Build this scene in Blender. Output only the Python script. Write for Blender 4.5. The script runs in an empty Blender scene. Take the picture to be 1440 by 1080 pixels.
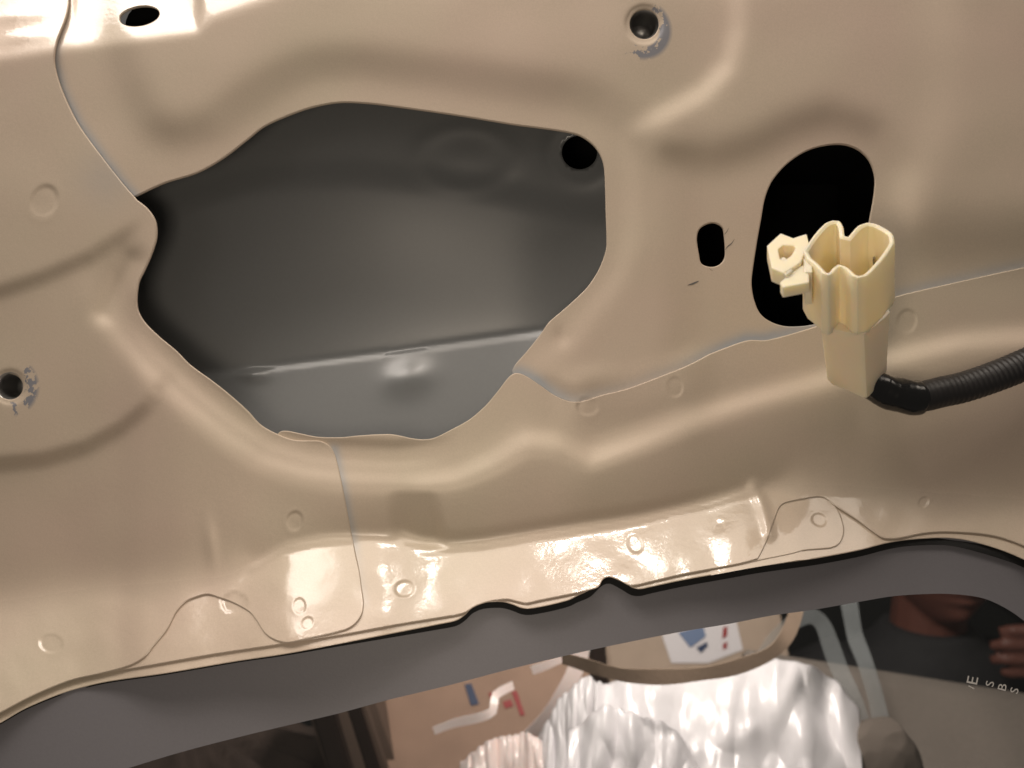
import bpy, bmesh, math, random
import numpy as np
from mathutils import Vector, Matrix, noise
from mathutils.geometry import delaunay_2d_cdt

random.seed(7); np.random.seed(7)
SC = bpy.context.scene
COL = SC.collection

# ------------------------------------------------------------------ units
S = 0.00035            # metres per unit of the panel's own drawing grid
D = 1158.0             # camera distance in the same units

# ------------------------------------------------------------------ camera
cd = bpy.data.cameras.new('camera')
cd.sensor_width = 36.0
cd.lens = 18.0 / (720.0 / D)
cd.clip_start = 0.01; cd.clip_end = 50
cd.dof.use_dof = True
cd.dof.focus_distance = (D - 10) * S
cd.dof.aperture_fstop = 7.5
cam = bpy.data.objects.new('camera', cd); COL.objects.link(cam)
cam.location = (0, -D * S, 0); cam.rotation_euler = (math.radians(90), 0, 0)
SC.camera = cam

# ------------------------------------------------------------------ world and lamps
w = bpy.data.worlds.new('World'); SC.world = w; w.use_nodes = True
w.node_tree.nodes['Background'].inputs[0].default_value = (1.0, 0.92, 0.84, 1)
w.node_tree.nodes['Background'].inputs[1].default_value = 0.10

def area(name, loc, target, size, power, col, size_y=None):
    l = bpy.data.lights.new(name, 'AREA'); l.energy = power; l.color = col
    l.size = size
    if size_y: l.shape = 'RECTANGLE'; l.size_y = size_y
    o = bpy.data.objects.new(name, l); COL.objects.link(o)
    o.location = loc
    o.rotation_euler = (Vector(target) - Vector(loc)).to_track_quat('-Z', 'Y').to_euler()
    return o
area('ceiling_lamp', (-0.02, -0.35, 0.80), (0.0, 0, -0.10), 1.35, 5.9, (1.0, 0.88, 0.75), 0.34)
area('bulb_lamp', (-0.04, -0.29, 0.71), (0.03, 0.0, -0.08), 0.06, 0.75, (1.0, 0.92, 0.84))
area('strip_lamp', (-0.50, -0.17, 0.80), (-0.05, 0.0, -0.05), 0.58, 4.5, (1.0, 0.93, 0.86), 0.30)
area('front_fill', (-0.07, -0.42, -0.055), (-0.03, 0.0, -0.10), 0.10, 0.58, (1.0, 0.86, 0.70))  # added fill beside the camera, brightens connector front and lower panel
area('cargo_fill', (0.10, 0.20, 0.16), (0.14, 0.42, -0.30), 0.10, 4.2, (1.0, 0.88, 0.82))  # added fill hidden behind the panel, lights the things behind the glass

SC.view_settings.view_transform = 'Standard'
SC.view_settings.look = 'None'
SC.view_settings.exposure = 0.0
SC.view_settings.gamma = 1.0
SC.render.engine = 'CYCLES'
SC.cycles.max_bounces = 8
SC.cycles.use_denoising = True

# ------------------------------------------------------------------ helpers
def P(px, py, h):
    k = (D - h) / D
    return ((px - 720.0) * k * S, -h * S, (540.0 - py) * k * S)

def link(name, me, mat=None, parent=None):
    o = bpy.data.objects.new(name, me); COL.objects.link(o)
    if mat: me.materials.append(mat)
    if parent: o.parent = parent
    return o

def thing(name, label, cat, loc=(0, 0, 0), group=None):
    o = bpy.data.objects.new(name, None); COL.objects.link(o); o.location = loc
    o.empty_display_size = 0.02
    o['label'] = label; o['category'] = cat
    if group: o['group'] = group
    return o

def tag(o, label, cat, group=None):
    o['label'] = label; o['category'] = cat
    if group: o['group'] = group
    return o

def smooth(me, flag=True):
    me.polygons.foreach_set('use_smooth', [flag] * len(me.polygons))

def catmull(pts, closed=True, step=3.0, corners=()):
    """Catmull-Rom resampling; indices in corners stay sharp."""
    n = len(pts); out = []
    A = [np.array(p, float) for p in pts]
    rng = range(n) if closed else range(n - 1)
    for i in rng:
        p1, p2 = A[i], A[(i + 1) % n]
        p0 = A[i - 1] if (closed or i > 0) else p1
        p3 = A[(i + 2) % n] if (closed or i + 2 < n) else p2
        if i in corners: p0 = p1
        if (i + 1) % n in corners: p3 = p2
        L = np.linalg.norm(p2 - p1)
        m = max(1, int(round(L / step)))
        # centripetal-ish: limit tangent lengths to the chord
        t1 = (p2 - p0) / 2; t2 = (p3 - p1) / 2
        for t in (t1, t2):
            l = np.linalg.norm(t)
            if l > L: t *= L / l
        for k in range(m):
            u = k / m
            out.append(tuple((2*u**3-3*u**2+1)*p1 + (u**3-2*u**2+u)*t1 + (-2*u**3+3*u**2)*p2 + (u**3-u**2)*t2))
    if not closed: out.append(tuple(A[-1]))
    return out

def sdist(pts, X, Y, closed=True, sign=True):
    """distance of the grid points to a polygon, positive inside."""
    best = np.full(X.shape, 1e12); ins = np.zeros(X.shape, bool)
    n = len(pts)
    for i in range(n if closed else n - 1):
        x0, y0 = pts[i]; x1, y1 = pts[(i + 1) % n]
        dx, dy = x1 - x0, y1 - y0
        L2 = dx * dx + dy * dy + 1e-9
        t = np.clip(((X - x0) * dx + (Y - y0) * dy) / L2, 0, 1)
        d = (X - x0 - t * dx) ** 2 + (Y - y0 - t * dy) ** 2
        best = np.minimum(best, d)
        if sign and y0 != y1:
            c = (y0 > Y) != (y1 > Y)
            ins ^= c & (X < (x1 - x0) * (Y - y0) / (y1 - y0) + x0)
    d = np.sqrt(best)
    return np.where(ins, d, -d) if sign else d

def ss(x, wd):
    t = np.clip(x / wd + 0.5, 0, 1)
    return t * t * t * (t * (6 * t - 15) + 10)

def softplus(x, k):
    return k * np.logaddexp(0, x / k)

# ------------------------------------------------------------------ pressed shape of the panel (height towards the viewer)
GX0, GY0, GS = -312.0, -312.0, 2.0
gx = np.arange(GX0, 1756, GS); gy = np.arange(GY0, 1172, GS)
X, Y = np.meshgrid(gx, gy)

def blur(H, sig):
    r = int(3 * sig) + 1
    k = np.exp(-0.5 * (np.arange(-r, r + 1) / sig) ** 2); k /= k.sum()
    Hp = np.pad(H, ((0, 0), (r, r)), mode='edge')
    H = sum(k[i] * Hp[:, i:i + H.shape[1]] for i in range(2 * r + 1))
    Hp = np.pad(H, ((r, r), (0, 0)), mode='edge')
    return sum(k[i] * Hp[i:i + H.shape[0], :] for i in range(2 * r + 1))

# crowned ridge above the big opening, round the nut and round the oval hole
ridge = [(150,-800),(158,40),(185,115),(212,172),(245,188),(300,176),(345,140),(390,110),(440,90),(500,86),(600,98),(720,117),(800,126),(850,142),(885,170),
         (930,205),(1000,222),(1060,205),(1110,178),(1165,160),(1235,182),(1272,235),(1274,330),(1290,450),(2300,450),(2300,-800)]
sR = blur(ss(sdist(ridge, X, Y), 66), 7)
fadeR = 1 - ss(Y - 350, 150) * ss(X - 1100, 120)
H = 15 * sR * fadeR * (1 - .74 * ss(X - 930, 160))
band = [(1037,-800),(1037,40),(1024,92),(990,130),(930,163),(885,186),(870,460),(2300,460),(2300,-800)]
H = H + 11 * blur(ss(sdist(band, X, Y), 40), 4) * sR * (1 - ss(Y - 330, 160))
rightc = [(1335,-800),(1332,0),(1322,150),(1292,260),(1255,345),(1300,430),(2300,430),(2300,-800)]
H = H + 6 * blur(ss(sdist(rightc, X, Y), 60), 10) * (1 - ss(Y - 340, 150))
# raised web between opening and slot
web = [(886,185),(888,335),(868,392),(806,470),(752,520),(800,545),(1000,490),(1060,440),(1060,200)]
H = H + 6 * blur(ss(sdist(web, X, Y), 26), 5) * (1 - ss(X - 960, 90))
# lift towards the seam
lift = [(760,528),(880,521),(960,501),(1030,480),(1030,700),(760,700)]
H = H + 7 * blur(ss(sdist(lift, X, Y), 30), 4) * (1 - ss(Y - 585, 110)) * ss(X - 800, 70) * (1 - ss(X - 985, 80))
# shoulder below opening and seam
shoulder = [(-800,250),(95,372),(150,455),(200,512),(260,566),(320,614),(370,646),(430,664),(480,670),(560,674),(640,664),(690,642),(738,612),(788,617),(830,640),
            (900,614),(960,590),(1050,564),(1150,537),(1260,501),(1350,480),(2300,402),(2300,2000),(-800,2000)]
sdE = sdist(shoulder, X, Y)
H = H + 15 * blur(ss(sdE, 42), 4) * ss(X - 150, 150)
H = H - 4.5 * ss(14 - np.abs(sdE + 36), 24) * ss(X - 200, 200) * (1 - ss(X - 620, 120))
crease = [(-800,905),(0,850),(100,834),(230,822),(328,812),(362,792),(402,768),(450,759),(540,754),(600,771),(680,764),(800,744),(900,729),(1000,706),(1050,690),(1075,684),(1180,686),(1300,694),(1440,706),(2300,715),
          (2300,2000),(-800,2000)]
sdC = sdist(crease, X, Y)
dE = np.maximum(sdE, 0); dC = np.maximum(-sdC, 0)
t = dE / (dE + dC + 1e-6)
H = H - 15 * blur(t ** 1.7, 4) * (.20 + .80 * ss(X - 460, 260))
kink = 3.0 + 12 * (1 - ss(X - 345, 60)) + 14 * ss(X - 1110, 90)
cyl = np.interp(gx, [p[0] for p in crease[:-2]], [p[1] for p in crease[:-2]])
kk = np.exp(-0.5 * (np.arange(-45, 46) * GS / 36.0) ** 2); kk /= kk.sum()
cyb = np.convolve(np.pad(cyl, 45, mode='edge'), kk, mode='valid')[None, :] - 3.0
dv = softplus(Y - (.88 * cyb + .12 * cyl[None, :]), kink)
H = H + 0.80 * dv - .0007 * np.minimum(dv, 260) ** 2          # flange: leans out, slightly crowned
flange_w = ss(sdC - 12, 40)
W = blur(np.random.RandomState(21).randn(*X.shape), 13); W /= W.std()
W2 = blur(np.random.RandomState(5).randn(*X.shape), 5); W2 /= W2.std()
H = H + (0.60 * W + .18 * W2) * flange_w
# fine bead pressed along the crease
H = H + 2.4 * np.exp(-((sdC - 3) / 3.4) ** 2) * np.clip(ss(X - 352, 20) * (1 - ss(X - 500, 30)) + ss(X - 590, 30) * (1 - ss(X - 1060, 14)), 0, 1)
# stepped face at the pocket
pk = ss(X - 548 - (Y - 683) * .12, 34) * (1 - ss(X - 608 - (Y - 683) * .2, 30)) * ss(Y - 690, 22) * (1 - ss(sdC + 6, 30))
H = H - .15 * pk * np.clip(Y - 680, 0, 80)
H = H + 4 * ss(X - 580, 56) * (1 - ss(X - 1000, 160)) * ss(t - 0.12, 0.3) * (1 - ss(sdC + 10, 34))
# rounded rib at the flange's end
rb = sdist([(1060,684),(1070,706),(1080,738),(1082,752)], X, Y, closed=False, sign=False)
H = H + 4.5 * np.exp(-(rb / 7.0) ** 2)
# steps of the corner pad
s1 = [(-800,520),(0,408),(60,388),(130,360),(200,312),(260,500),(100,640),(-800,640),(-800,2000),(700,2000),(700,560),(230,500)]
st1 = [(-800,545),(0,410),(60,390),(130,360),(200,314),(320,240),(320,2000),(-800,2000)]
H = H - 8 * ss(sdist(st1, X, Y), 34) * (1 - ss(X - 185, 60))
st2 = [(-800,655),(0,652),(60,646),(120,629),(170,602),(207,572),(240,530),(320,480),(320,2000),(-800,2000)]
H = H - 10 * ss(sdist(st2, X, Y), 34) * (1 - ss(X - 225, 90))
gr = sdist([(146,438),(164,404),(186,368)], X, Y, closed=False, sign=False)
H = H - 7 * np.exp(-(gr / 17.0) ** 2)
# upper corner: face that leans back above the crease
lean = [(-800,140),(0,82),(70,71),(115,66),(277,45),(300,26),(380,-2),(470,-40),(700,-90),(700,-900),(-800,-900)]
sdL = sdist(lean, X, Y)
H = H - (0.50 + .08 * ss(X - 106, 10) - .24 * ss(X - 280, 12)) * softplus(sdL, 3.0)
for (cx, cy, r, a) in ((30, 22, 14, 3), (40, 52, 12, 2.5)):
    H = H + a * np.exp(-((X - cx) ** 2 / (r * 3) ** 2 + (Y - cy + 0.12 * (X - cx)) ** 2 / (r * .55) ** 2))
# small pressed marks
H = H + 3.0 * np.exp(-(((X - 296) / 9) ** 2 + ((Y - 764 - (X - 296) * 1.5) / 30) ** 2))
H = H - 3.0 * np.exp(-(((X - 792) / 12) ** 2 + ((Y - 473) / 14) ** 2))
# hand-worked unevenness of thin sheet
rng = np.random.RandomState(3)
U = blur(rng.randn(*X.shape), 16); U /= U.std()
V = blur(rng.randn(*X.shape), 6); V /= V.std()
H = blur(H, 1.7)
GLOSS = np.clip(ss(sdC + 4, 18) + ss(sdL, 30), 0, 1)     # clear lacquer lies thick on flange and corner, thin elsewhere
H = H + 0.55 * U + 0.06 * V * (0.4 + 2.2 * ss(sdC - 8, 16))

def sample(H, x, y):
    fx = (np.asarray(x, float) - GX0) / GS; fy = (np.asarray(y, float) - GY0) / GS
    fx = np.clip(fx, 1, H.shape[1] - 3.001); fy = np.clip(fy, 1, H.shape[0] - 3.001)
    ix = fx.astype(int); iy = fy.astype(int); u = fx - ix; v = fy - iy
    def wts(u): return (-.5*u+u*u-.5*u**3, 1-2.5*u*u+1.5*u**3, .5*u+2*u*u-1.5*u**3, -.5*u*u+.5*u**3)
    wu, wv = wts(u), wts(v); r = 0
    for j in range(4):
        row = sum(wu[i] * H[iy + j - 1, ix + i - 1] for i in range(4))
        r = r + wv[j] * row
    return r

# weld dimples: centre, radius, depth
WELDS = [(62,283,23,2.6),(414,733,14,1.8),(72,905,16,1.6),(330,848,18,2.4),(421,852,11,1.6),(569,828,14,1.8),(826,572,15,1.4),(949,544,14,1.3),(1275,452,17,1.5),
         (1152,731,11,1.7),(893,765,13,1.4),(1299,706,8,1.5),(1010,742,10,.7),(432,876,9,1.3)]
def height(x, y):
    h = sample(H, x, y)
    x = np.asarray(x, float); y = np.asarray(y, float)
    for cx, cy, r, a in WELDS:
        d = np.hypot(x - cx, y - cy)
        an = np.arctan2(y - cy, x - cx); irr = 1 + (.75 * np.cos(an - cx) + .3 * np.cos(2 * an + cy)) * np.clip(d / r, 0, 1) ** 2; d = d * (1 + .11 * np.cos(2 * an + cx))
        h = h - .48 * a * irr * (1 - ss(d - r * .85, r * .45)) + 0.05 * a * np.exp(-((d - r * 1.12) / (r * .2)) ** 2)
    # dished seats of the two nuts
    for cx, cy, r in ((906, 34, 22), (14, 544, 19)):
        d = np.hypot(x - cx, y - cy)
        h = h - 3.0 * np.exp(-(np.maximum(d - r, 0) / 5.0) ** 2)
    return h

# ------------------------------------------------------------------ sheet builder
def sheet(name, outer, holes, hfun, off, mat, parent, grid=4.0, rim=3.2, dense=(), primer=None, rimh=None, step=3.0, roll=0.0):
    loops = [outer] + list(holes)
    pts = []; edges = []
    for lp in loops:
        b = len(pts); pts += lp
        edges += [(b + i, b + (i + 1) % len(lp)) for i in range(len(lp))]
    nb = len(pts)
    xs = np.array([p[0] for p in outer]); ys = np.array([p[1] for p in outer])
    gx = np.arange(max(xs.min(), -300), min(xs.max(), 1740), grid); gy = np.arange(max(ys.min(), -300), min(ys.max(), 1160), grid)
    A, B = np.meshgrid(gx, gy); A = A + (np.arange(len(gy)) % 2)[:, None] * grid * .5
    A = A.ravel(); B = B.ravel()
    for (cx, cy, r) in dense:
        q = []
        for k in range(1, int(r / 1.6)):
            m = int(2 * math.pi * k * 1.6 / 2.2) + 3
            q += [(cx + 1.6 * k * math.cos(2*math.pi*j/m), cy + 1.6 * k * math.sin(2*math.pi*j/m)) for j in range(m)]
        keep = np.hypot(A - cx, B - cy) > r
        A = np.concatenate([A[keep], [p[0] for p in q]]); B = np.concatenate([B[keep], [p[1] for p in q]])
    ring = []; ring_e = []
    if roll:
        for li, lp in enumerate(loops):
            L_ = np.array(lp); nx = np.roll(L_, -1, 0) - np.roll(L_, 1, 0); nx /= np.linalg.norm(nx, axis=1)[:, None] + 1e-9
            ar = np.sum(L_[:, 0] * np.roll(L_[:, 1], -1) - np.roll(L_[:, 0], -1) * L_[:, 1])
            sg = (1 if ar > 0 else -1) * (1 if li == 0 else -1)
            nrm = np.stack([-nx[:, 1], nx[:, 0]], 1) * sg
            keep = np.abs(sdist(lp, A, B)) > 5.0
            A, B = A[keep], B[keep]
            q = L_ + 1.7 * nrm
            ok = np.abs(sdist(lp, q[:, 0], q[:, 1])) > 1.45
            n0_ = len(pts) + len(ring); idx = {}
            for k in range(len(q)):
                if ok[k]: idx[k] = n0_ + len(idx)
            ring += [tuple(q[k]) for k in range(len(q)) if ok[k]]
            for k in range(len(q)):
                k2 = (k + 1) % len(q)
                if k in idx and k2 in idx: ring_e.append((idx[k], idx[k2]))
    ringA = np.array([p[0] for p in ring]); ringB = np.array([p[1] for p in ring])
    sd = sdist(outer, A, B); keep = sd > 1.6
    A, B = A[keep], B[keep]
    for hl in holes:
        sd = sdist(hl, A, B); keep = sd < -1.6
        A, B = A[keep], B[keep]
    allp = [Vector((p[0], p[1])) for p in pts] + [Vector((a, b)) for a, b in ring] + [Vector((a, b)) for a, b in zip(A, B)]
    edges = edges + ring_e
    vs, es, fs, *_ = delaunay_2d_cdt(allp, edges, [], 0, 1e-4)
    vx = np.array([v.x for v in vs]); vy = np.array([v.y for v in vs])
    F = np.array([f for f in fs if len(f) == 3])
    cx = vx[F].mean(1); cy = vy[F].mean(1)
    keep = sdist(outer, cx, cy) > 0
    for hl in holes: keep &= sdist(hl, cx, cy) < 0
    F = F[keep]
    used = np.unique(F); remap = -np.ones(len(vx), int); remap[used] = np.arange(len(used))
    vx, vy = vx[used], vy[used]; F = remap[F]
    h = hfun(vx, vy) + off
    if roll:
        de = np.min([np.abs(sdist(lp, vx, vy)) for lp in loops], axis=0)
        h = h - roll * np.clip(1 - de / 1.4, 0, 1)
    # orientation: towards the viewer
    a = (vx[F[:,1]]-vx[F[:,0]])*(vy[F[:,2]]-vy[F[:,0]])-(vx[F[:,2]]-vx[F[:,0]])*(vy[F[:,1]]-vy[F[:,0]])
    F = np.where((a > 0)[:, None], F[:, ::-1], F)
    # rim walls along boundary edges
    cnt = {}
    for f in F:
        for i in range(3):
            e = (f[i], f[(i+1) % 3]); cnt[e] = 1
    bd = [e for e in cnt if (e[1], e[0]) not in cnt]
    verts = [P(x, y, z) for x, y, z in zip(vx, vy, h)]
    bv = sorted({v for e in bd for v in e}); m2 = {}
    inner_v = {v for v in bv if rimh is not None and any(abs(sdist(hl, np.array([vx[v]]), np.array([vy[v]]))[0]) < .5 for hl in holes)}
    n0 = len(verts)
    for v in bv:
        m2[v] = len(verts)
        hh = h[v] - rim if rimh is None or v in inner_v else float(height(np.array([720 + (vx[v]-720)*(D-h[v])/D]), np.array([540 + (vy[v]-540)*(D-h[v])/D]))[0]) - 6
        q = P(vx[v], vy[v], h[v]); verts.append((q[0], -hh * S, q[2]))
    faces = [tuple(int(i) for i in f) for f in F] + [(int(e[1]), int(e[0]), m2[e[0]], m2[e[1]]) for e in bd]
    me = bpy.data.meshes.new(name); me.from_pydata(verts, [], faces)
    smooth(me)
    if primer is not None:
        at = me.attributes.new('primer', 'FLOAT', 'POINT')
        val = np.zeros(len(verts)); val[:n0] = primer(vx, vy)
        at.data.foreach_set('value', val)
    if mat.name == 'beige_paint':
        at = me.attributes.new('gloss', 'FLOAT', 'POINT')
        val = np.zeros(len(verts)); val[:n0] = np.clip(sample(GLOSS, vx, vy), 0, 1)
        at.data.foreach_set('value', val)
    # shading normals straight from the pressed shape; edges roll over
    e = 1.0
    def p3(x, y):
        hh = np.asarray(hfun(x, y), float); k = (D - hh) / D
        return np.stack([(x - 720) * k, -hh, (540 - y) * k], 1)
    nn = np.cross(p3(vx, vy + e) - p3(vx, vy - e), p3(vx + e, vy) - p3(vx - e, vy))
    nn *= np.where(nn[:, 1] > 0, -1, 1)[:, None]
    nn /= np.linalg.norm(nn, axis=1)[:, None]
    full = np.zeros((len(verts), 3)); full[:n0] = nn
    outw = {}
    for a_, b_ in bd:
        d = np.array([vx[b_] - vx[a_], vy[b_] - vy[a_]]); l = np.linalg.norm(d) + 1e-9
        o = np.array([d[1], -d[0]]) / l
        fl_ = np.array([o[0], o[1]])
        for v in (a_, b_): outw[v] = outw.get(v, 0) + fl_
    # make sure 'outward' points away from the sheet
    for v, o in outw.items():
        o = o / (np.linalg.norm(o) + 1e-9); outw[v] = o
    if bd:
        a_, b_ = bd[0]
        # triangles run clockwise in drawing coordinates, so the sheet lies on a fixed side of every boundary edge
        tri = next(f for f in F if a_ in f and b_ in f); c_ = [v for v in tri if v != a_ and v != b_][0]
        d = np.array([vx[b_] - vx[a_], vy[b_] - vy[a_]]); o = np.array([d[1], -d[0]])
        sgn = -1 if np.dot(o, [vx[c_] - vx[a_], vy[c_] - vy[a_]]) > 0 else 1
        for v, o in outw.items():
            ow = np.array([o[0] * sgn, 0, -o[1] * sgn])
            q = nn[v] + (.9 if roll else 0) * ow; full[v] = q / np.linalg.norm(q)
            full[m2[v]] = ow
    me.update()
    if rimh is None: me.normals_split_custom_set_from_vertices([tuple(v) for v in full])
    me.update()
    return link(name, me, mat, parent)

# ------------------------------------------------------------------ materials
def new_mat(name):
    m = bpy.data.materials.new(name); m.use_nodes = True
    nt = m.node_tree; b = nt.nodes['Principled BSDF']
    return m, nt, b
def N(nt, typ, **kw):
    n = nt.nodes.new(typ)
    for k, v in kw.items(): setattr(n, k, v)
    return n
def plain(name, col, rough=.5, spec=.5, metal=0, bump=0, bscale=300, var=0.0, coat=0):
    m, nt, b = new_mat(name)
    b.inputs['Base Color'].default_value = (*col, 1); b.inputs['Roughness'].default_value = rough
    b.inputs['Specular IOR Level'].default_value = spec; b.inputs['Metallic'].default_value = metal
    b.inputs['Coat Weight'].default_value = coat; b.inputs['Coat Roughness'].default_value = .20
    tc = N(nt, 'ShaderNodeTexCoord')
    nz = N(nt, 'ShaderNodeTexNoise'); nz.inputs['Scale'].default_value = bscale; nz.inputs['Detail'].default_value = 4
    nt.links.new(tc.outputs['Object'], nz.inputs['Vector'])
    if bump:
        bp = N(nt, 'ShaderNodeBump'); bp.inputs['Strength'].default_value = bump; bp.inputs['Distance'].default_value = .002
        nt.links.new(nz.outputs['Fac'], bp.inputs['Height']); nt.links.new(bp.outputs[0], b.inputs['Normal'])
    if var:
        mx = N(nt, 'ShaderNodeMix', data_type='RGBA'); mx.inputs[6].default_value = (*[c * (1 - var) for c in col], 1); mx.inputs[7].default_value = (*[min(1, c * (1 + var)) for c in col], 1)
        nt.links.new(nz.outputs['Fac'], mx.inputs[0]); nt.links.new(mx.outputs[2], b.inputs['Base Color'])
    return m

def paint_material(name, chips=()):
    """beige body colour, primer showing where the overspray thins, chips round the screw seats"""
    m, nt, b = new_mat(name); L = nt.links
    tc = N(nt, 'ShaderNodeTexCoord')
    big = N(nt, 'ShaderNodeTexNoise'); big.inputs['Scale'].default_value = 9; big.inputs['Detail'].default_value = 3
    L.new(tc.outputs['Object'], big.inputs['Vector'])
    base = N(nt, 'ShaderNodeMix', data_type='RGBA')
    base.inputs[6].default_value = (.492, .384, .312, 1); base.inputs[7].default_value = (.468, .400, .304, 1)
    bg = N(nt, 'ShaderNodeMapRange'); bg.inputs[1].default_value = .28; bg.inputs[2].default_value = .72; L.new(big.outputs['Fac'], bg.inputs[0]); L.new(bg.outputs[0], base.inputs[0])
    fl = N(nt, 'ShaderNodeTexNoise'); fl.inputs['Scale'].default_value = 1500; fl.inputs['Detail'].default_value = 1
    L.new(tc.outputs['Object'], fl.inputs['Vector'])
    fr = N(nt, 'ShaderNodeMapRange'); fr.inputs[1].default_value = .3; fr.inputs[2].default_value = .7; fr.inputs[3].default_value = .965; fr.inputs[4].default_value = 1.035
    L.new(fl.outputs['Fac'], fr.inputs[0])
    mul = N(nt, 'ShaderNodeVectorMath', operation='SCALE'); L.new(base.outputs[2], mul.inputs[0]); L.new(fr.outputs[0], mul.inputs['Scale'])
    at = N(nt, 'ShaderNodeAttribute', attribute_name='primer')
    n2 = N(nt, 'ShaderNodeTexNoise'); n2.inputs['Scale'].default_value = 120; n2.inputs['Detail'].default_value = 5
    L.new(tc.outputs['Object'], n2.inputs['Vector'])
    a1 = N(nt, 'ShaderNodeMath', operation='MULTIPLY_ADD'); a1.inputs[1].default_value = .7; a1.inputs[2].default_value = .65
    L.new(n2.outputs['Fac'], a1.inputs[0])
    a2 = N(nt, 'ShaderNodeMath', operation='MULTIPLY', use_clamp=True); L.new(at.outputs['Fac'], a2.inputs[0]); L.new(a1.outputs[0], a2.inputs[1])
    pm = N(nt, 'ShaderNodeMix', data_type='RGBA'); pm.inputs[7].default_value = (.30, .315, .335, 1)
    L.new(a2.outputs[0], pm.inputs[0]); L.new(mul.outputs[0], pm.inputs[6])
    col = pm.outputs[2]
    for (c, r0, r1, thr, dx, dz) in chips:
        sub = N(nt, 'ShaderNodeVectorMath', operation='SUBTRACT'); sub.inputs[1].default_value = c
        L.new(tc.outputs['Object'], sub.inputs[0])
        sep = N(nt, 'ShaderNodeSeparateXYZ'); L.new(sub.outputs[0], sep.inputs[0])
        cmb = N(nt, 'ShaderNodeCombineXYZ'); L.new(sep.outputs[0], cmb.inputs[0]); L.new(sep.outputs[2], cmb.inputs[2])
        ln = N(nt, 'ShaderNodeVectorMath', operation='LENGTH'); L.new(cmb.outputs[0], ln.inputs[0])
        # ring window
        w1 = N(nt, 'ShaderNodeMapRange'); w1.inputs[1].default_value = r0; w1.inputs[2].default_value = r0 + .0010; L.new(ln.outputs['Value'], w1.inputs[0])
        w2 = N(nt, 'ShaderNodeMapRange'); w2.inputs[1].default_value = r1; w2.inputs[2].default_value = r1 - .0022; L.new(ln.outputs['Value'], w2.inputs[0])
        dt = N(nt, 'ShaderNodeVectorMath', operation='DOT_PRODUCT'); dt.inputs[1].default_value = (dx, 0, dz); L.new(cmb.outputs[0], dt.inputs[0])
        cn = N(nt, 'ShaderNodeTexNoise'); cn.inputs['Scale'].default_value = 260; cn.inputs['Detail'].default_value = 4; cn.inputs['Roughness'].default_value = .6
        L.new(tc.outputs['Object'], cn.inputs['Vector'])
        s_ = N(nt, 'ShaderNodeMath', operation='ADD'); L.new(cn.outputs['Fac'], s_.inputs[0]); L.new(dt.outputs['Value'], s_.inputs[1])
        th = N(nt, 'ShaderNodeMapRange'); th.inputs[1].default_value = thr; th.inputs[2].default_value = thr + .025; L.new(s_.outputs[0], th.inputs[0])
        p1 = N(nt, 'ShaderNodeMath', operation='MULTIPLY'); L.new(w1.outputs[0], p1.inputs[0]); L.new(w2.outputs[0], p1.inputs[1])
        p2 = N(nt, 'ShaderNodeMath', operation='MULTIPLY'); L.new(p1.outputs[0], p2.inputs[0]); L.new(th.outputs[0], p2.inputs[1])
        mx = N(nt, 'ShaderNodeMix', data_type='RGBA'); mx.inputs[7].default_value = (.20, .20, .222, 1)
        L.new(p2.outputs[0], mx.inputs[0]); L.new(col, mx.inputs[6]); col = mx.outputs[2]
    L.new(col, b.inputs['Base Color'])
    b.inputs['Roughness'].default_value = .52
    b.inputs['Specular IOR Level'].default_value = .4
    b.inputs['Metallic'].default_value = .12
    ag = N(nt, 'ShaderNodeAttribute', attribute_name='gloss')
    g1 = N(nt, 'ShaderNodeMapRange'); g1.inputs[3].default_value = .10; g1.inputs[4].default_value = .95; L.new(ag.outputs['Fac'], g1.inputs[0]); L.new(g1.outputs[0], b.inputs['Coat Weight'])
    g2 = N(nt, 'ShaderNodeMapRange'); g2.inputs[3].default_value = .45; g2.inputs[4].default_value = .09; L.new(ag.outputs['Fac'], g2.inputs[0]); sm = N(nt, 'ShaderNodeTexNoise'); sm.inputs['Scale'].default_value = 34; sm.inputs['Detail'].default_value = 6; sm.inputs['Roughness'].default_value = .65; sm.inputs['Distortion'].default_value = 1.2; L.new(tc.outputs['Object'], sm.inputs['Vector'])
    sr = N(nt, 'ShaderNodeMapRange'); sr.inputs[1].default_value = .35; sr.inputs[2].default_value = .70; sr.inputs[3].default_value = -.03; sr.inputs[4].default_value = .11; L.new(sm.outputs['Fac'], sr.inputs[0])
    g3 = N(nt, 'ShaderNodeMath', operation='ADD', use_clamp=True); L.new(g2.outputs[0], g3.inputs[0]); L.new(sr.outputs[0], g3.inputs[1]); L.new(g3.outputs[0], b.inputs['Coat Roughness'])
    b.inputs['Coat IOR'].default_value = 1.5
    # orange peel
    op = N(nt, 'ShaderNodeTexNoise'); op.inputs['Scale'].default_value = 420; op.inputs['Detail'].default_value = 2
    L.new(tc.outputs['Object'], op.inputs['Vector'])
    bp = N(nt, 'ShaderNodeBump'); bp.inputs['Strength'].default_value = .09; bp.inputs['Distance'].default_value = .0006
    L.new(op.outputs['Fac'], bp.inputs['Height'])
    L.new(bp.outputs[0], b.inputs['Coat Normal']); L.new(bp.outputs[0], b.inputs['Normal'])
    return m

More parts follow.
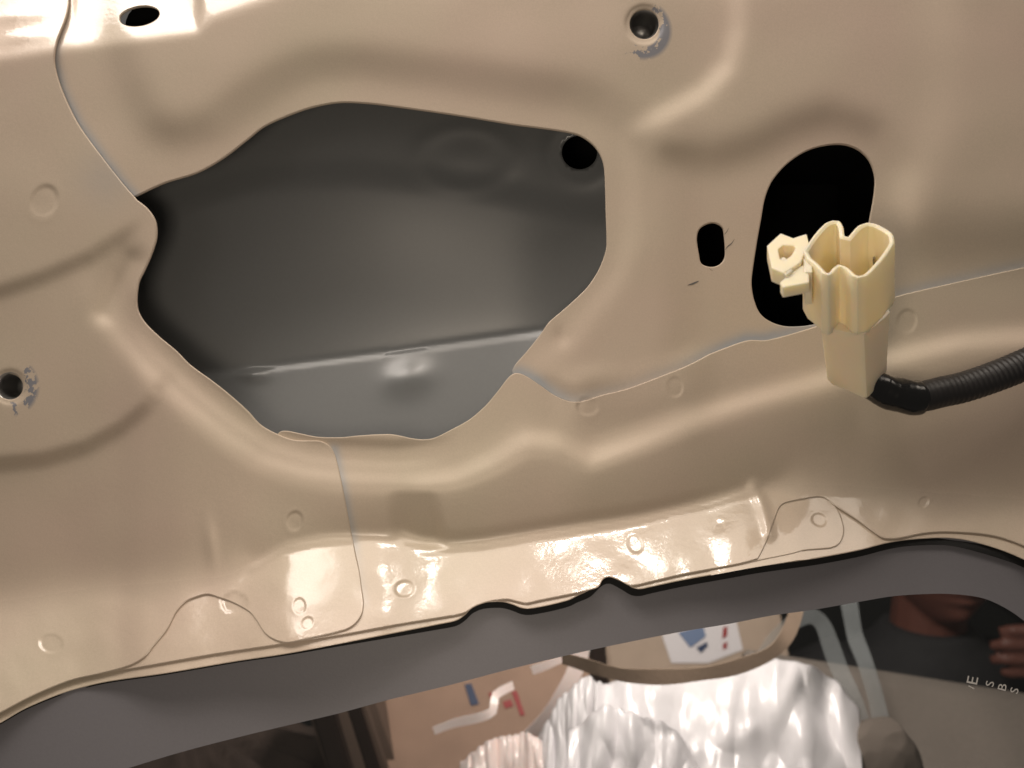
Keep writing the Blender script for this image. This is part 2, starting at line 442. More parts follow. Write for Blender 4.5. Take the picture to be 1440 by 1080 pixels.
nut1 = P(906, 34, 30); nut2 = P(14, 544, 0)
paint = paint_material('beige_paint', chips=((nut1, 23 * S, 44 * S, .565, 18, -6), (nut2, 20 * S, 44 * S, .66, 16, -3)))
primer_grey = plain('grey_primer', (.136, .140, .140), rough=.36, spec=.5, coat=.5, bump=0, bscale=500, var=.05)
black_in = plain('hole_shade', (.006, .006, .006), rough=.9, spec=.1)  # darkness inside the holes, put into the colour
steel = plain('zinc_steel', (.42, .41, .40), rough=.32, metal=.9, bump=.05, bscale=900)
rubber = plain('black_urethane', (.010, .010, .010), rough=.75, spec=.25)
frit_m = plain('ceramic_frit', (.145, .139, .150), rough=.50, spec=.4, bump=.03, bscale=900, var=.06)

# ------------------------------------------------------------------ tailgate
gate = thing('tailgate', 'bare beige painted inner side of a car tailgate with openings above the rear window', 'car tailgate', P(720, 1100, 0))
PAR = gate
def local(o):
    """keep world coordinates when parenting to the empty"""
    o.matrix_parent_inverse = Matrix.Translation(-Vector(gate.location)); return o

opening_top = [(189,277),(230,258),(277,243),(313,223),(347,197),(373,177),(417,158),(447,149),(480,144),(523,146),(570,152),(647,163),(720,175),(780,183),(813,190),(833,203),(845,220),(850,240),(852,300),(853,345),(849,362),
               (840,383),(823,407),(793,435),(772,453),(760,470),(740,495),(725,512),(720,521)]
inner_outline = [(62,-300),(66,0),(50,70),(60,130),(90,190),(130,250),(160,290)] + opening_top + [(722,530),(740,548),(800,592),(830,590),(900,570),(1000,527),(1150,487),(1250,452),(1440,406),(1740,345),(1740,-300)]
c_in = {0, 6, 7, len(inner_outline)-1, len(inner_outline)-2, 7+len(opening_top)-1, 7+len(opening_top)}
def ell(cx, cy, rx, ry, rot=0, n=40):
    c, s = math.cos(rot), math.sin(rot)
    return [(cx + rx*math.cos(2*math.pi*i/n)*c - ry*math.sin(2*math.pi*i/n)*s, cy + rx*math.cos(2*math.pi*i/n)*s + ry*math.sin(2*math.pi*i/n)*c) for i in range(n)]
oval = catmull([(1175,203),(1140,210),(1110,228),(1087,253),(1076,278),(1070,310),(1063,350),(1057,395),(1060,420),(1069,441),(1085,453),(1107,459),(1140,457),(1170,447),(1192,425),(1205,392),(1216,345),(1224,305),(1230,270),(1230,245),(1220,222),(1200,207)], step=2.5)
slot = catmull([(980,335),(985,321),(1001,313.5),(1015,319),(1018.5,332),(1020,357),(1017,367),(1008,374),(996,375),(986,370),(983,358)], step=1.8)
seam_side = [(97,-300),(96,0),(92,25),(79,60),(76,88),(86,125),(110,175),(150,230),(178,265),(189,277)]
seam_sill = [(721,526),(730,525),(742,530),(760,542),(780,556),(800,564),(815,565),(830,561),(845,556),(870,550),(893,543),(960,517),(985,505),(1000,497),(1050,479),(1080,478),(1150,458),(1250,420),(1340,398),(1440,376),(1740,310)]
def primer_inner(x, y):
    d1 = sdist(seam_side, x, y, closed=False, sign=False); d2 = sdist(seam_sill, x, y, closed=False, sign=False)
    a = np.exp(-(d1 / 9.0) ** 2) * ss(y - 60, 120) * .85
    amp = .75 * np.exp(-((x - 755) / 55) ** 2) + .8 * np.exp(-((x - 1060) / 75) ** 2) + .38 + .35 * ss(x - 1250, 100)
    b = np.exp(-(d2 / 11.0) ** 2) * amp
    return np.clip(a + b, 0, 1)
nh1 = ell(906, 34, 20.5, 21); nh3 = ell(196, 23, 28.5, 13.5, -.17)
local(sheet('inner_panel', catmull(inner_outline, corners=c_in), [nh1, oval, slot, nh3], height, 0.0, paint, gate, grid=4.7, roll=2.4, rim=3.4,
      dense=[(906,34,34)], primer=primer_inner))

opening_side = [(191,280),(207,293),(218,310),(220,333),(213,357),(203,380),(195,397),(192,420),(194,437),(203,453),(223,473),(247,493),(267,513),(297,535),(320,553),(347,577),(367,598),(393,612),(415,619),(448,620),(462,626),(470,638)]
corner_outline = seam_side + opening_side + [(475,655),(483,692),(492,740),(499,775),(505,803),(508,824),(511,847),(509,863),(500,877),(485,886),(430,899),(405,904),(387,900),(372,890),(360,872),(350,860),(329,848),(310,841),(292,836),(275,840),(260,847),
                  (247,862),(235,885),(217,907),(202,925),(180,937),(143,947),(100,957),(50,977),(0,1003),(-300,1160),(-300,-300)]
nh2 = ell(14, 544, 18.5, 18)
def primer_corner(x, y):
    return np.clip(.25 * np.exp(-(np.hypot(x - 150, y - 250) / 40) ** 2), 0, 1)
local(sheet('corner_panel', catmull(corner_outline, corners={0, len(corner_outline)-1, len(corner_outline)-2, 9}), [nh2], height, 9.6, paint, gate, grid=4.7, roll=2.1, rim=3.6,
      dense=[(62,283,36),(414,733,26),(72,905,28),(421,852,20),(14,544,34),(432,876,16)], primer=primer_corner))

opening_low = [(393,607.5),(403,606),(423,610),(447,614.5),(480,615),(500,613),(530,611),(552,611),(577,616),(593,618),(610,616),(633,605),(660,590),(683,570),(700,550),(713,533)]
sill_low = [(1740,890),(1440,768),(1410,757),(1380,751),(1330,748),(1300,750),(1262,757.5),(1243,757),(1231,750),(1208,733),(1174,711),(1162,702),(1151,699),(1129,702),(1104,707.5),(1096,714),(1087,737),(1078,762),(1066,786),(1040,793),(960,808),(913,819),(895,823),
            (884,823),(870,816),(857,811.5),(848,815),(841,826),(820,832),(797,837),(757,845),(740,848.5),(727,846),(713,843),(693,845),(670,852),(653,862),(630,867),(563,878),(480,893),(383,908),(300,920.5),(200,938),(150,946),(118,949)]
sill_outline = [(120,905),(250,800),(400,700),(425,645),(388,616)] + opening_low + seam_sill + sill_low
n1 = 5 + len(opening_low) + len(seam_sill)
def primer_sill(x, y):
    d = sdist([(470,632),(475,655),(483,692),(492,740),(499,775),(505,803),(511,847)], x, y, closed=False, sign=False)
    return np.clip(.75 * np.exp(-(d / 8) ** 2) * (1 - .7 * ss(y - 770, 80)), 0, 1)
local(sheet('sill_panel', catmull(sill_outline, corners={0, 4, n1 - 1, n1, n1 + 18, len(sill_outline)-1}), [], height, 5.4, paint, gate, grid=4.7, roll=2.0, rim=3.2,
      dense=[(569,828,26),(826,572,26),(949,544,26),(1275,452,30),(893,765,24),(1299,706,16)], primer=primer_sill))

tab_outline = [(1030,760),(1060,720),(1100,692),(1140,688),(1165,700),(1176,713),(1184,730),(1187,747),(1182,763),(1171,770),(1155,772),(1132,774),(1113,779),(1070,788),(1040,795)]
local(sheet('weld_tab', catmull(tab_outline, corners={0, 14}), [], height, 2.6, paint, gate, grid=3.4, roll=1.2, rim=1.4, dense=[(1152,731,20)]))
lip_outline = [(1000,760),(1080,740),(1120,762),(1128,775),(1141,785),(1120,788),(1060,798),(1000,809)]
local(sheet('weld_tab', catmull(lip_outline, corners={0, 7}), [], height, 1.1, paint, gate, grid=4, rim=.8))

flange_low = [(1740,935),(1440,787),(1403,772),(1360,760),(1327,756.5),(1280,759),(1247,764),(1208,774),(1150,785),(1101,792),(1060,798),(1027,804),(960,816),(913,826),(900,828.5),(888,826),(875,816),(857,806),(845,812),(830,829),(812,838),(800,844),(773,851),(745,856),(733,855),(720,850),(705,846.5),(680,848),(664,855),(654,865),(641,873),
              (613,879),(547,892),(480,905),(400,920),(333,930),(233,947),(150,959),(100,971),(67,983),(33,998),(0,1017),(-300,1175)]
flange_outline = [(-300,1040),(100,900),(250,810),(480,830),(700,790),(1000,745),(1200,685),(1350,690),(1740,780)] + flange_low
local(sheet('window_flange', catmull(flange_outline, corners={0, 8, 9, len(flange_outline)-1}), [], height, 0.2, paint, gate, grid=5, roll=1.2, rim=3.0))

# ---- screw seats: threaded weld nuts behind their holes
def revolve(name, prof, seg, frame, mat, parent, closed_end=True):
    """prof: list of (r, depth); frame: origin, right, up, back vectors"""
    o, r, u, bk = [Vector(v) for v in frame]
    vs = []; fs = []
    for (rad, dep) in prof:
        for i in range(seg):
            a = 2 * math.pi * i / seg
            vs.append(o + r * rad * math.cos(a) + u * rad * math.sin(a) + bk * dep)
    for j in range(len(prof) - 1):
        for i in range(seg):
            fs.append((j*seg+i, j*seg+(i+1) % seg, (j+1)*seg+(i+1) % seg, (j+1)*seg+i))
    if closed_end: fs.append(tuple((len(prof)-1)*seg+i for i in range(seg)))
    me = bpy.data.meshes.new(name); me.from_pydata([tuple(v) for v in vs], [], fs); smooth(me)
    return link(name, me, mat, parent)
def nut(cx, cy, r, off, lean_=(0, 0)):
    h = float(height(np.array([cx + r + 4.]), np.array([cy]))[0]) + off - 1.5
    prof = [(r*1.12*S, 0), (r*1.02*S, .2*S), (r*.93*S, 2.5*S)]
    for k in range(9):
        prof += [(r*.93*S, (4+k*5)*S), (r*.80*S, (6.2+k*5)*S)]
    prof += [(r*.75*S, 52*S), (.1*S, 53*S)]
    b = Vector((lean_[0], 1, lean_[1])).normalized(); rt = Vector((1, 0, 0)); rt = (rt - b * rt.dot(b)).normalized(); up = rt.cross(b) * -1
    o = revolve('weld_nut', prof, 32, (P(cx, cy, h), rt, up, b), steel, gate); local(o)
    cup = revolve('nut_dark_cup', [(r*1.4*S, 3*S), (r*1.4*S, 60*S), (.1*S, 61*S)], 20, (P(cx, cy, h), rt, up, b), black_in, gate); local(cup)  # near-black cup added round the nut to keep its hole dark
nut(906, 34, 21.5, 0.0, (.0, .0))
nut(14, 544, 19.5, 9.6, (.0, .0))
h3 = float(height(np.array([196.]), np.array([40.]))[0])
local(revolve('hole_dark_cup', [(36*S, 34*S), (36*S, 70*S), (.1*S, 71*S)], 24, (P(196, 23, h3), (1,0,0), (0,0,1), (0,1,0)), black_in, gate))  # near-black cup added behind the hole, reads as deep shade

# ---- near-black box added behind slot and oval hole to keep them dark
def dark_box(name, x0, y0, x1, y1, h0, h1, mat, open_front=True):
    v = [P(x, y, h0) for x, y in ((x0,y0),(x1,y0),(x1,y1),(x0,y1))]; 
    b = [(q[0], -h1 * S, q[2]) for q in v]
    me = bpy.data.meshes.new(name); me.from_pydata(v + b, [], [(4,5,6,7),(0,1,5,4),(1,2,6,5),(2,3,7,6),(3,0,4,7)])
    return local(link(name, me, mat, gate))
dark_box('slot_dark_box', 950, 185, 1300, 480, -8, -320, black_in)

# ---- outer skin seen through the big opening
K = [(-800,640),(150,548),(330,523),(560,495),(760,467),(1100,420),(1100,2000),(-800,2000)]
def skin_h(x, y):
    x = np.asarray(x, float); y = np.asarray(y, float)
    sk = sdist(K, x, y)
    h = -140 + 0.10 * np.clip(-sk, 0, 400) + 0.44 * softplus(sk, 3.0) + 2.2 * np.tanh(sk / 3.6) + .35 * softplus(x - 735, 30) 
    # crowned panel: bulges softly along its height
    h = h - 10 * np.exp(-((y - 380) / 120) ** 2) * np.exp(-((x - 480) / 330) ** 2)
    up = sdist([(-800,330),(240,285),(330,258),(420,246),(500,243),(600,252),(700,268),(800,292),(1200,330),(1200,-800),(-800,-800)], x, y)
    h = h - 4 * ss(up, 60)
    h = h + 7 * np.exp(-(np.hypot((x - 574) / 30, (y - 531 + .14*(x-574)) / 23)) ** 2)
    h = h + 5 * np.exp(-(np.hypot((x - 356) / 18, (y - 527) / 9)) ** 2)
    d = np.hypot((x - 655) / 66, (y - 222) / 42)
    h = h + 0.9 * np.exp(-((d - 1) / .25) ** 2) + 0.5 * np.exp(-(d / .4) ** 2)
    d = np.hypot(x - 816, y - 214)
    h = h + 1.2 * np.exp(-((d - 44) / 10) ** 2)
    return np.minimum(h, height(x, y) - 14)
skin_o = [(120,96),(120,672),(920,672),(920,96)]
skin_o = catmull(skin_o, step=10, corners={0, 1, 2, 3})
skin = local(sheet('outer_skin', skin_o, [ell(815, 214, 25, 24)], skin_h, 0, primer_grey, gate, grid=5, rim=3, rimh=-9, dense=[(574,519,40),(356,522,30)]))
dark_box('skin_dark_box', 755, 155, 880, 275, -122, -260, black_in)  # near-black box added behind the skin's hole for its darkness

# ---- window glass, a flat pane that lies close behind the flange
GE = [float(height(np.array([x]), np.array([y]))[0]) - g for x, y, g in ((0., 1005., 10), (860., 815., 10), (1440., 780., 10))]
print('edge heights', [(x, round(float(height(np.array([float(x)]), np.array([float(y)]))[0]), 1)) for x, y in flange_low[1:-1:3]], GE)
GP = [Vector(P(x, y, h)) for x, y, h in ((0, 1010, GE[0]), (860, 818, GE[1]), (1440, 785, GE[2]))]
GN = (GP[1] - GP[0]).cross(GP[2] - GP[0]).normalized()
def glass_h(x, y, off=0.0):
    # height at which the line of sight through (x, y) meets the glazing plane, shifted by off
    x = np.asarray(x, float); y = np.asarray(y, float)
    dx, dy, dz = (x - 720) * S, D * S, (540 - y) * S
    c = Vector((0, -D * S, 0)); num = (GP[0] - c).dot(GN)
    tt = num / (GN.x * dx + GN.y * dy + GN.z * dz)
    return D - tt * D + off
def edge_at(pts, x):
    for (a, b) in zip(pts, pts[1:]):
        lo, hi = (a, b) if a[0] <= b[0] else (b, a)
        if lo[0] <= x <= hi[0] and hi[0] > lo[0]:
            return lo[1] + (hi[1]-lo[1]) * (x-lo[0]) / (hi[0]-lo[0])
    return pts[-1][1]
def prism(name, loop, h0, h1, mat, parent, bev=0):
    n = len(loop)
    hs = glass_h([p[0] for p in loop], [p[1] for p in loop])
    a = [P(x, y, h + h0) for (x, y), h in zip(loop, hs)]; b = [(q[0], q[1] - (h1 - h0) * S, q[2]) for q in a]
    me = bpy.data.meshes.new(name)
    me.from_pydata(a + b, [], [tuple(range(n)), tuple(range(2*n-1, n-1, -1))] + [(i, n+i, n+(i+1) % n, (i+1) % n) for i in range(n)])
    bm = bmesh.new(); bm.from_mesh(me); bmesh.ops.recalc_face_normals(bm, faces=bm.faces); bm.to_mesh(me); bm.free()
    return link(name, me, mat, parent)

gm, nt, b = new_mat('window_glass'); nt.nodes.remove(b)
out = nt.nodes['Material Output']
tr = N(nt, 'ShaderNodeBsdfTransparent'); tr.inputs[0].default_value = (.76, .77, .76, 1)
gl = N(nt, 'ShaderNodeBsdfGlossy'); gl.inputs['Roughness'].default_value = .01
fz = N(nt, 'ShaderNodeFresnel'); fz.inputs[0].default_value = 1.45
mx = N(nt, 'ShaderNodeMixShader'); nt.links.new(fz.outputs[0], mx.inputs[0]); nt.links.new(tr.outputs[0], mx.inputs[1]); nt.links.new(gl.outputs[0], mx.inputs[2])
nt.links.new(mx.outputs[0], out.inputs[0])

glass = local(prism('window_glass', [(-300,1500)] + catmull([(x, y - 3) for x, y in flange_low[::-1]], closed=False, step=8) + [(1740,1500)], -1.5, -12, gm, gate))
frit_in = [(-300,1290),(-84,1180),(60,1120),(150,1090),(233,1064),(283,1050),(350,1033),(400,1021),(473,1004),(547,984),(630,964),(713,942),(813,918),(913,897),(960,888),(1027,877),(1083,866),(1147,857),(1210,846),(1260,838),(1327,835),(1377,840),(1410,853),(1440,873),(1524,945),(1740,1090)]
frit_out = catmull([(x, y - 3) for x, y in flange_low], closed=False, step=5)
fl = catmull(frit_in, closed=False, step=4) + frit_out
def flat(h0):
    return lambda x, y: np.full(np.shape(x), h0)
frit = sheet('frit_band', fl, [], glass_h, 0, frit_m, glass, grid=14, rim=.8)
# urethane bead between flange and glass
bl = [(x, y) for x, y in reversed(flange_low)]
def bead_low(x):
    return 2 + 7 * float(ss(np.array(x - 560.), 500.)) + 6 * math.exp(-((x - 862) / 26) ** 2) + 4 * math.exp(-((x-1400)/60)**2)
top = [(x, y - 13) for x, y in bl]
low = [(x + (4 if x > 1370 else 0) - (3 if x > 1250 else 0) , y + bead_low(x)) for x, y in bl]
bead_loop = catmull(low, closed=False, step=5) + catmull(top[::-1], closed=False, step=12)
local(sheet('urethane_bead', bead_loop, [], lambda x, y: np.minimum(glass_h(x, y, 5), height(x, y) - 5), 0, rubber, gate, grid=12, rim=6))
# marking on the glass, running sideways
etch = plain('etched_marking', (.42, .40, .38), rough=.7)
vs_, fs_ = [], []
for ch, cx, cy, hgt, rot in (('E', 1367.5, 956.5, 15, 78), ('I', 1366, 966.5, 9, 62), ('S', 1392, 961.5, 11.5, 78), ('B', 1409.5, 966, 11.5, 75), ('S', 1426.5, 971, 11.5, 75)):
    cu = bpy.data.curves.new('glyph', 'FONT'); cu.body = ch; cu.size = 1; cu.resolution_u = 3
    ob = bpy.data.objects.new('glyph', cu); COL.objects.link(ob)
    dg = bpy.context.evaluated_depsgraph_get(); me = bpy.data.meshes.new_from_object(ob.evaluated_get(dg))
    xs = [v.co.x for v in me.vertices]; ys = [v.co.y for v in me.vertices]
    mxx, mxy = (min(xs)+max(xs))/2, (min(ys)+max(ys))/2; sc = hgt / (max(ys)-min(ys))
    c, s = math.cos(math.radians(rot)), math.sin(math.radians(rot))
    n0 = len(vs_)
    for v in me.vertices:
        x, y = (v.co.x-mxx)*sc*1.15, (v.co.y-mxy)*sc
        X_, Y_ = cx + x*c - y*s, cy - (x*s + y*c); vs_.append(P(X_, Y_, float(glass_h(X_, Y_)) - .9))
    fs_ += [tuple(n0+i for i in p.vertices) for p in me.polygons]
    bpy.data.objects.remove(ob); bpy.data.curves.remove(cu); bpy.data.meshes.remove(me)
me = bpy.data.meshes.new('glass_marking'); me.from_pydata(vs_, [], fs_)
link('glass_marking', me, etch, glass)

# ---- scratches by the slot
scr = plain('bare_scratch', (.10, .095, .09), rough=.6)
def scratch(pts, wd):
    vs = []; fs = []
    for i, (x, y) in enumerate(pts):
        h = float(height(np.array([x]), np.array([y]))[0]) + .35
        ww = wd * (0.25 + math.sin(math.pi * i / (len(pts) - 1)))
        vs += [P(x - ww * .4, y - ww, h), P(x + ww * .4, y + ww, h)]
        if i: fs.append((2*i-2, 2*i-1, 2*i+1, 2*i))
    me = bpy.data.meshes.new('scratch'); me.from_pydata(vs, [], fs); local(link('scratch', me, scr, gate))
scratch(catmull([(967,401),(974,399),(983,395)], closed=False, step=3), .9)
scratch(catmull([(1019,352),(1024,346),(1029,342),(1033,336)], closed=False, step=3), .55)
scratch(catmull([(1018,330),(1022,326),(1025,320)], closed=False, step=3), .4)
scratch(catmull([(996,375),(999,379),(1003,381)], closed=False, step=3), .4)

# ------------------------------------------------------------------ wiring harness with its connector
har = thing('wiring_harness', 'cream plastic plug connector on a black corrugated cable in front of the oval hole', 'cable connector', P(1215, 560, 60))
def localh(o):
    o.matrix_parent_inverse = Matrix.Translation(-Vector(har.location)); return o
nylon, nt, b = new_mat('cream_nylon')
b.inputs['Base Color'].default_value = (.90, .765, .55, 1); b.inputs['Roughness'].default_value = .42
b.inputs['Subsurface Weight'].default_value = .55; b.inputs['Subsurface Radius'].default_value = (.010, .007, .0035); b.inputs['Subsurface Scale'].default_value = 1.0
tc = N(nt, 'ShaderNodeTexCoord'); nz = N(nt, 'ShaderNodeTexNoise'); nz.inputs['Scale'].default_value = 700
nt.links.new(tc.outputs['Object'], nz.inputs['Vector'])
bp = N(nt, 'ShaderNodeBump'); bp.inputs['Strength'].default_value = .08; bp.inputs['Distance'].default_value = .0006
nt.links.new(nz.outputs['Fac'], bp.inputs['Height']); nt.links.new(bp.outputs[0], b.inputs['Normal'])

T = math.radians(33); ST, CT = math.sin(T), math.cos(T); H0 = 175.0; CY0 = 350.0
def C(px, py, s):
    """apparent place of a point s units down the plug's axis -> world"""
    bb = (s * CT - (py - CY0)) / ST
    return P(px, py, H0 - s * ST - bb * CT * .62)
zc = lambda p: (p[0] / 3.375 + 1040, p[1] / 3.375 + 280)
rim_o = [zc(p) for p in [(300,245),(335,190),(370,145),(405,112),(440,98),(478,103),(494,130),(500,172),(514,175),(560,125),(605,108),(650,115),(700,140),(730,165),(737,205),(690,275),(640,332),(605,362),(560,372),(530,360),(505,335),(475,320),(450,345),(425,360),(390,350),(355,310),(320,282)]]
rim_o = rim_o[::-1]
def inset(loop, d, sq=1.0):
    n = len(loop); A = np.array(loop); A2 = A.copy(); A2[:,1] /= ST
    area2 = sum(A2[i][0]*A2[(i+1)%n][1]-A2[(i+1)%n][0]*A2[i][1] for i in range(n))
    sg = 1 if area2 > 0 else -1
    out = []
    for i in range(n):
        e1 = A2[i]-A2[i-1]; e2 = A2[(i+1)%n]-A2[i]
        n1 = np.array([-e1[1], e1[0]])/np.linalg.norm(e1); n2 = np.array([-e2[1], e2[0]])/np.linalg.norm(e2)
        m = n1+n2; m /= max(np.dot(m, n1), .6)*np.linalg.norm(m)**0 if False else max(np.linalg.norm(m)**2/2, .6)
        q = A2[i]+sg*m*d; out.append((q[0], q[1]*ST))
    return out
def rings_mesh(name, rings, mat, parent, cap_end=True, cap_start=False, sm=True):
    vs = []; fs = []; n = len(rings[0])
    for r in rings: vs += r
    for j in range(len(rings)-1):
        for i in range(n):
            fs.append((j*n+i, j*n+(i+1) % n, (j+1)*n+(i+1) % n, (j+1)*n+i))
    if cap_end: fs.append(tuple((len(rings)-1)*n+i for i in range(n)))
    if cap_start: fs.append(tuple(range(n))[::-1])
    me = bpy.data.meshes.new(name); me.from_pydata(vs, [], fs)
    bm = bmesh.new(); bm.from_mesh(me); bmesh.ops.recalc_face_normals(bm, faces=bm.faces); bm.to_mesh(me); bm.free()
    if sm: smooth(me); me.set_sharp_from_angle(angle=math.radians(38))
    return link(name, me, mat, parent)
def ringC(loop, s): return [C(x, y + s * CT, s) for x, y in loop]
ro = catmull(rim_o, step=3, corners=set(range(0, len(rim_o), 2)))
ri1 = inset(ro, 3.6); ri = inset(ro, 7.2); ro1 = inset(ro, 1.2)
rings = [ringC(ri, 95), ringC(ri, 60), ringC(ri, 8), ringC(ri, 2.5), ringC(ri1, 0), ringC(ro1, .6), ringC(ro, 3), ringC(ro, 30), ringC(ro, 70), ringC(ro, 97), ringC(ro1, 101), ringC(inset(ro, 10), 102)]
housing = localh(rings_mesh('connector_housing', [r for r in rings], nylon, har, cap_end=True, cap_start=True))
# rear body
q0 = [(1154,459),(1160,464),(1180,469),(1207,474),(1215,474),(1224,468),(1245,450),(1251,443),(1246,432),(1215,424),(1190,424),(1170,434)]
q1 = [(1164,536),(1169,541),(1190,549),(1213,560),(1219,561),(1224,557),(1242,537),(1246,530),(1241,518),(1215,508),(1192,508),(1175,520)]
def lerp(a, b, t): return [(x0+(x1-x0)*t, y0+(y1-y0)*t) for (x0,y0),(x1,y1) in zip(a, b)]
def ringQ(t_, sc=1.0):
    lp = lerp(q0, q1, t_); s = 100 + 104 * t_
    mx_ = sum(p[0] for p in lp)/len(lp); my_ = sum(p[1] for p in lp)/len(lp)
    lp = [(mx_+(x-mx_)*sc, my_+(y-my_)*sc) for x, y in lp]
    return [C(x, y, s) for x, y in lp]
localh(rings_mesh('connector_rear_body', [ringQ(-.05), ringQ(.3), ringQ(.7), ringQ(.97), ringQ(1.0, .95)], nylon, har, cap_end=True, cap_start=True))
# lock clip at the side: a hooked frame round an opening, with a prong
def clip(name, outer, hole, s0, s1):
    o = [zc(p) for p in outer]; n = len(o)
    if hole:
        hpts = [zc(p) for p in hole]
        m = len(hpts); assert m == n
        A0 = [C(x, y + s0*CT, s0) for x, y in o]; B0 = [C(x, y + s0*CT, s0) for x, y in hpts]
        A1 = [C(x, y + s1*CT, s1) for x, y in o]; B1 = [C(x, y + s1*CT, s1) for x, y in hpts]
        rings = [B1, B0, A0, A1]
        vs = sum(rings, []); fs = []
        for j in range(4):
            for i in range(n):
                a, b_ = j*n, ((j+1) % 4)*n
                fs.append((a+i, a+(i+1) % n, b_+(i+1) % n, b_+i))
        me = bpy.data.meshes.new(name); me.from_pydata(vs, [], fs)
        bm = bmesh.new(); bm.from_mesh(me); bmesh.ops.recalc_face_normals(bm, faces=bm.faces); bm.to_mesh(me); bm.free()
        ob = link(name, me, nylon, housing)
    else:
        ob = rings_mesh(name, [[C(x, y + s0*CT, s0) for x, y in o], [C(x, y + s1*CT, s1) for x, y in o]], nylon, housing, cap_start=True, sm=False)
    md = ob.modifiers.new('bevel', 'BEVEL'); md.width = 1.3 * S; md.segments = 2; md.limit_method = 'ANGLE'
    return ob
clip('lock_clip', [(130,215),(195,155),(255,178),(318,158),(330,205),(305,255),(290,292),(250,320),(212,345),(152,320)],
     [(182,232),(207,212),(235,212),(258,214),(266,222),(256,244),(246,260),(230,272),(210,284),(192,276)], 2, 26)
clip('lock_prong', [(183,282),(210,262),(240,290),(252,330),(220,352),(192,330)], None, 3, 30)
clip('lock_prong', [(192,372),(232,335),(300,288),(330,300),(330,372),(205,396)], None, 8, 26)
clip('lock_rail', [(300,250),(330,245),(345,300),(345,330),(310,330)], None, 6, 60)
pin_m = plain('tin_pin', (.35, .33, .30), rough=.35, metal=1)
for (x, y) in ((640, 205),):
    c = zc((x, y)); lp = ell(c[0], c[1], 2.4, 1.8, n=8)
    a = rings_mesh('terminal_pin', [[C(px, py + 60*CT, 90) for px, py in lp], [C(px, py + 26*CT, 40) for px, py in lp]], pin_m, housing)

def tube(name, path, rad, mat, parent, seg=20, rfun=None, cap=True):
    pts = [Vector(p) for p in path]; vs = []; fs = []
    L = 0
    for i, p in enumerate(pts):
        d = (pts[min(i+1, len(pts)-1)] - pts[max(i-1, 0)]).normalized()
        a = d.cross(Vector((0, 1, 0))).normalized(); b_ = a.cross(d)
        if i: L += (p - pts[i-1]).length
        r = rfun(L, i) if rfun else rad
        for k in range(seg):
            an = 2*math.pi*k/seg
            rr = r(an) if callable(r) else r
            vs.append(tuple(p + a * rr * math.cos(an) + b_ * rr * math.sin(an)))
    for i in range(len(pts)-1):
        for k in range(seg):
            fs.append((i*seg+k, i*seg+(k+1) % seg, (i+1)*seg+(k+1) % seg, (i+1)*seg+k))
    if cap: fs += [tuple(range(seg))[::-1], tuple((len(pts)-1)*seg+k for k in range(seg))]
    me = bpy.data.meshes.new(name); me.from_pydata(vs, [], fs)
    bm = bmesh.new(); bm.from_mesh(me); bmesh.ops.recalc_face_normals(bm, faces=bm.faces); bm.to_mesh(me); bm.free()
    smooth(me)
    return link(name, me, mat, parent)
cp = [(1282,559,76),(1300,557,74),(1325,551,72),(1353,545,70),(1395,531,68),(1440,513,66),(1480,494,64),(1540,462,62)]
pc = catmull([P(*p) for p in cp], closed=False, step=.9 * S)
per = 7.6 * S * .94
conduit_m = plain('conduit_black', (.012, .0105, .0105), rough=.5, spec=.5, bump=.04, bscale=500)
tape_m = plain('tape_black', (.006, .006, .006), rough=.22, spec=.6, bump=.12, bscale=160)
def ribs(L, i):
    ph = L / per * 2 * math.pi
    return (21.6 + (.08 + .75 * min(1, (L / (170 * S)) ** 1.5)) * math.tanh(1.6 * math.sin(ph))) * S * .94
localh(tube('corrugated_conduit', pc, 0, conduit_m, har, seg=28, rfun=ribs))
tp = catmull([P(1214,536,78), P(1236,546,77), P(1258,554,77), P(1280,559,76), P(1296,558,75)], closed=False, step=1.2 * S)
def taper(L, i):
    f = i / (len(tp) - 1)
    wrap = .5 * ss(np.array((L / (26 * S)) % 1 - .5), .3).item() + .2 * math.sin(L / S * .25)
    r = 19 + 5 * min(1, f * 2.0) + wrap
    if f > .97: r -= 3
    return lambda a: (r + .8 * math.sin(3 * a + L / S * .15)) * S * .94
localh(tube('tape_sleeve', tp, 0, tape_m, har, seg=28, rfun=taper))

# ------------------------------------------------------------------ reflections in the window, built as things standing behind the glass
def Q(px, py, dist):
    """point at a distance (m) from the camera along its axis"""
    k = dist / D
    return ((px - 720) * k, dist - D * S, (540 - py) * k)

def noise3(v, sc, oct_=3):
    return noise.fractal(Vector(v) * sc, 1.0, 2.0, oct_)

# dark rear wall of the load space
dark = plain('dark_trim', (.012, .013, .013), rough=.7, var=.3, bscale=20)
me = bpy.data.meshes.new('load_space_wall')
a = [Q(-900, 300, 1.75), Q(2400, 300, 1.75), Q(2400, 2000, 1.75), Q(-900, 2000, 1.75)]
me.from_pydata(a + [(x, y + .03, z) for x, y, z in a], [], [(0,3,2,1),(4,5,6,7),(0,1,5,4),(1,2,6,5),(2,3,7,6),(3,0,4,7)])
o = link('load_space_wall', me, dark); o['kind'] = 'structure'

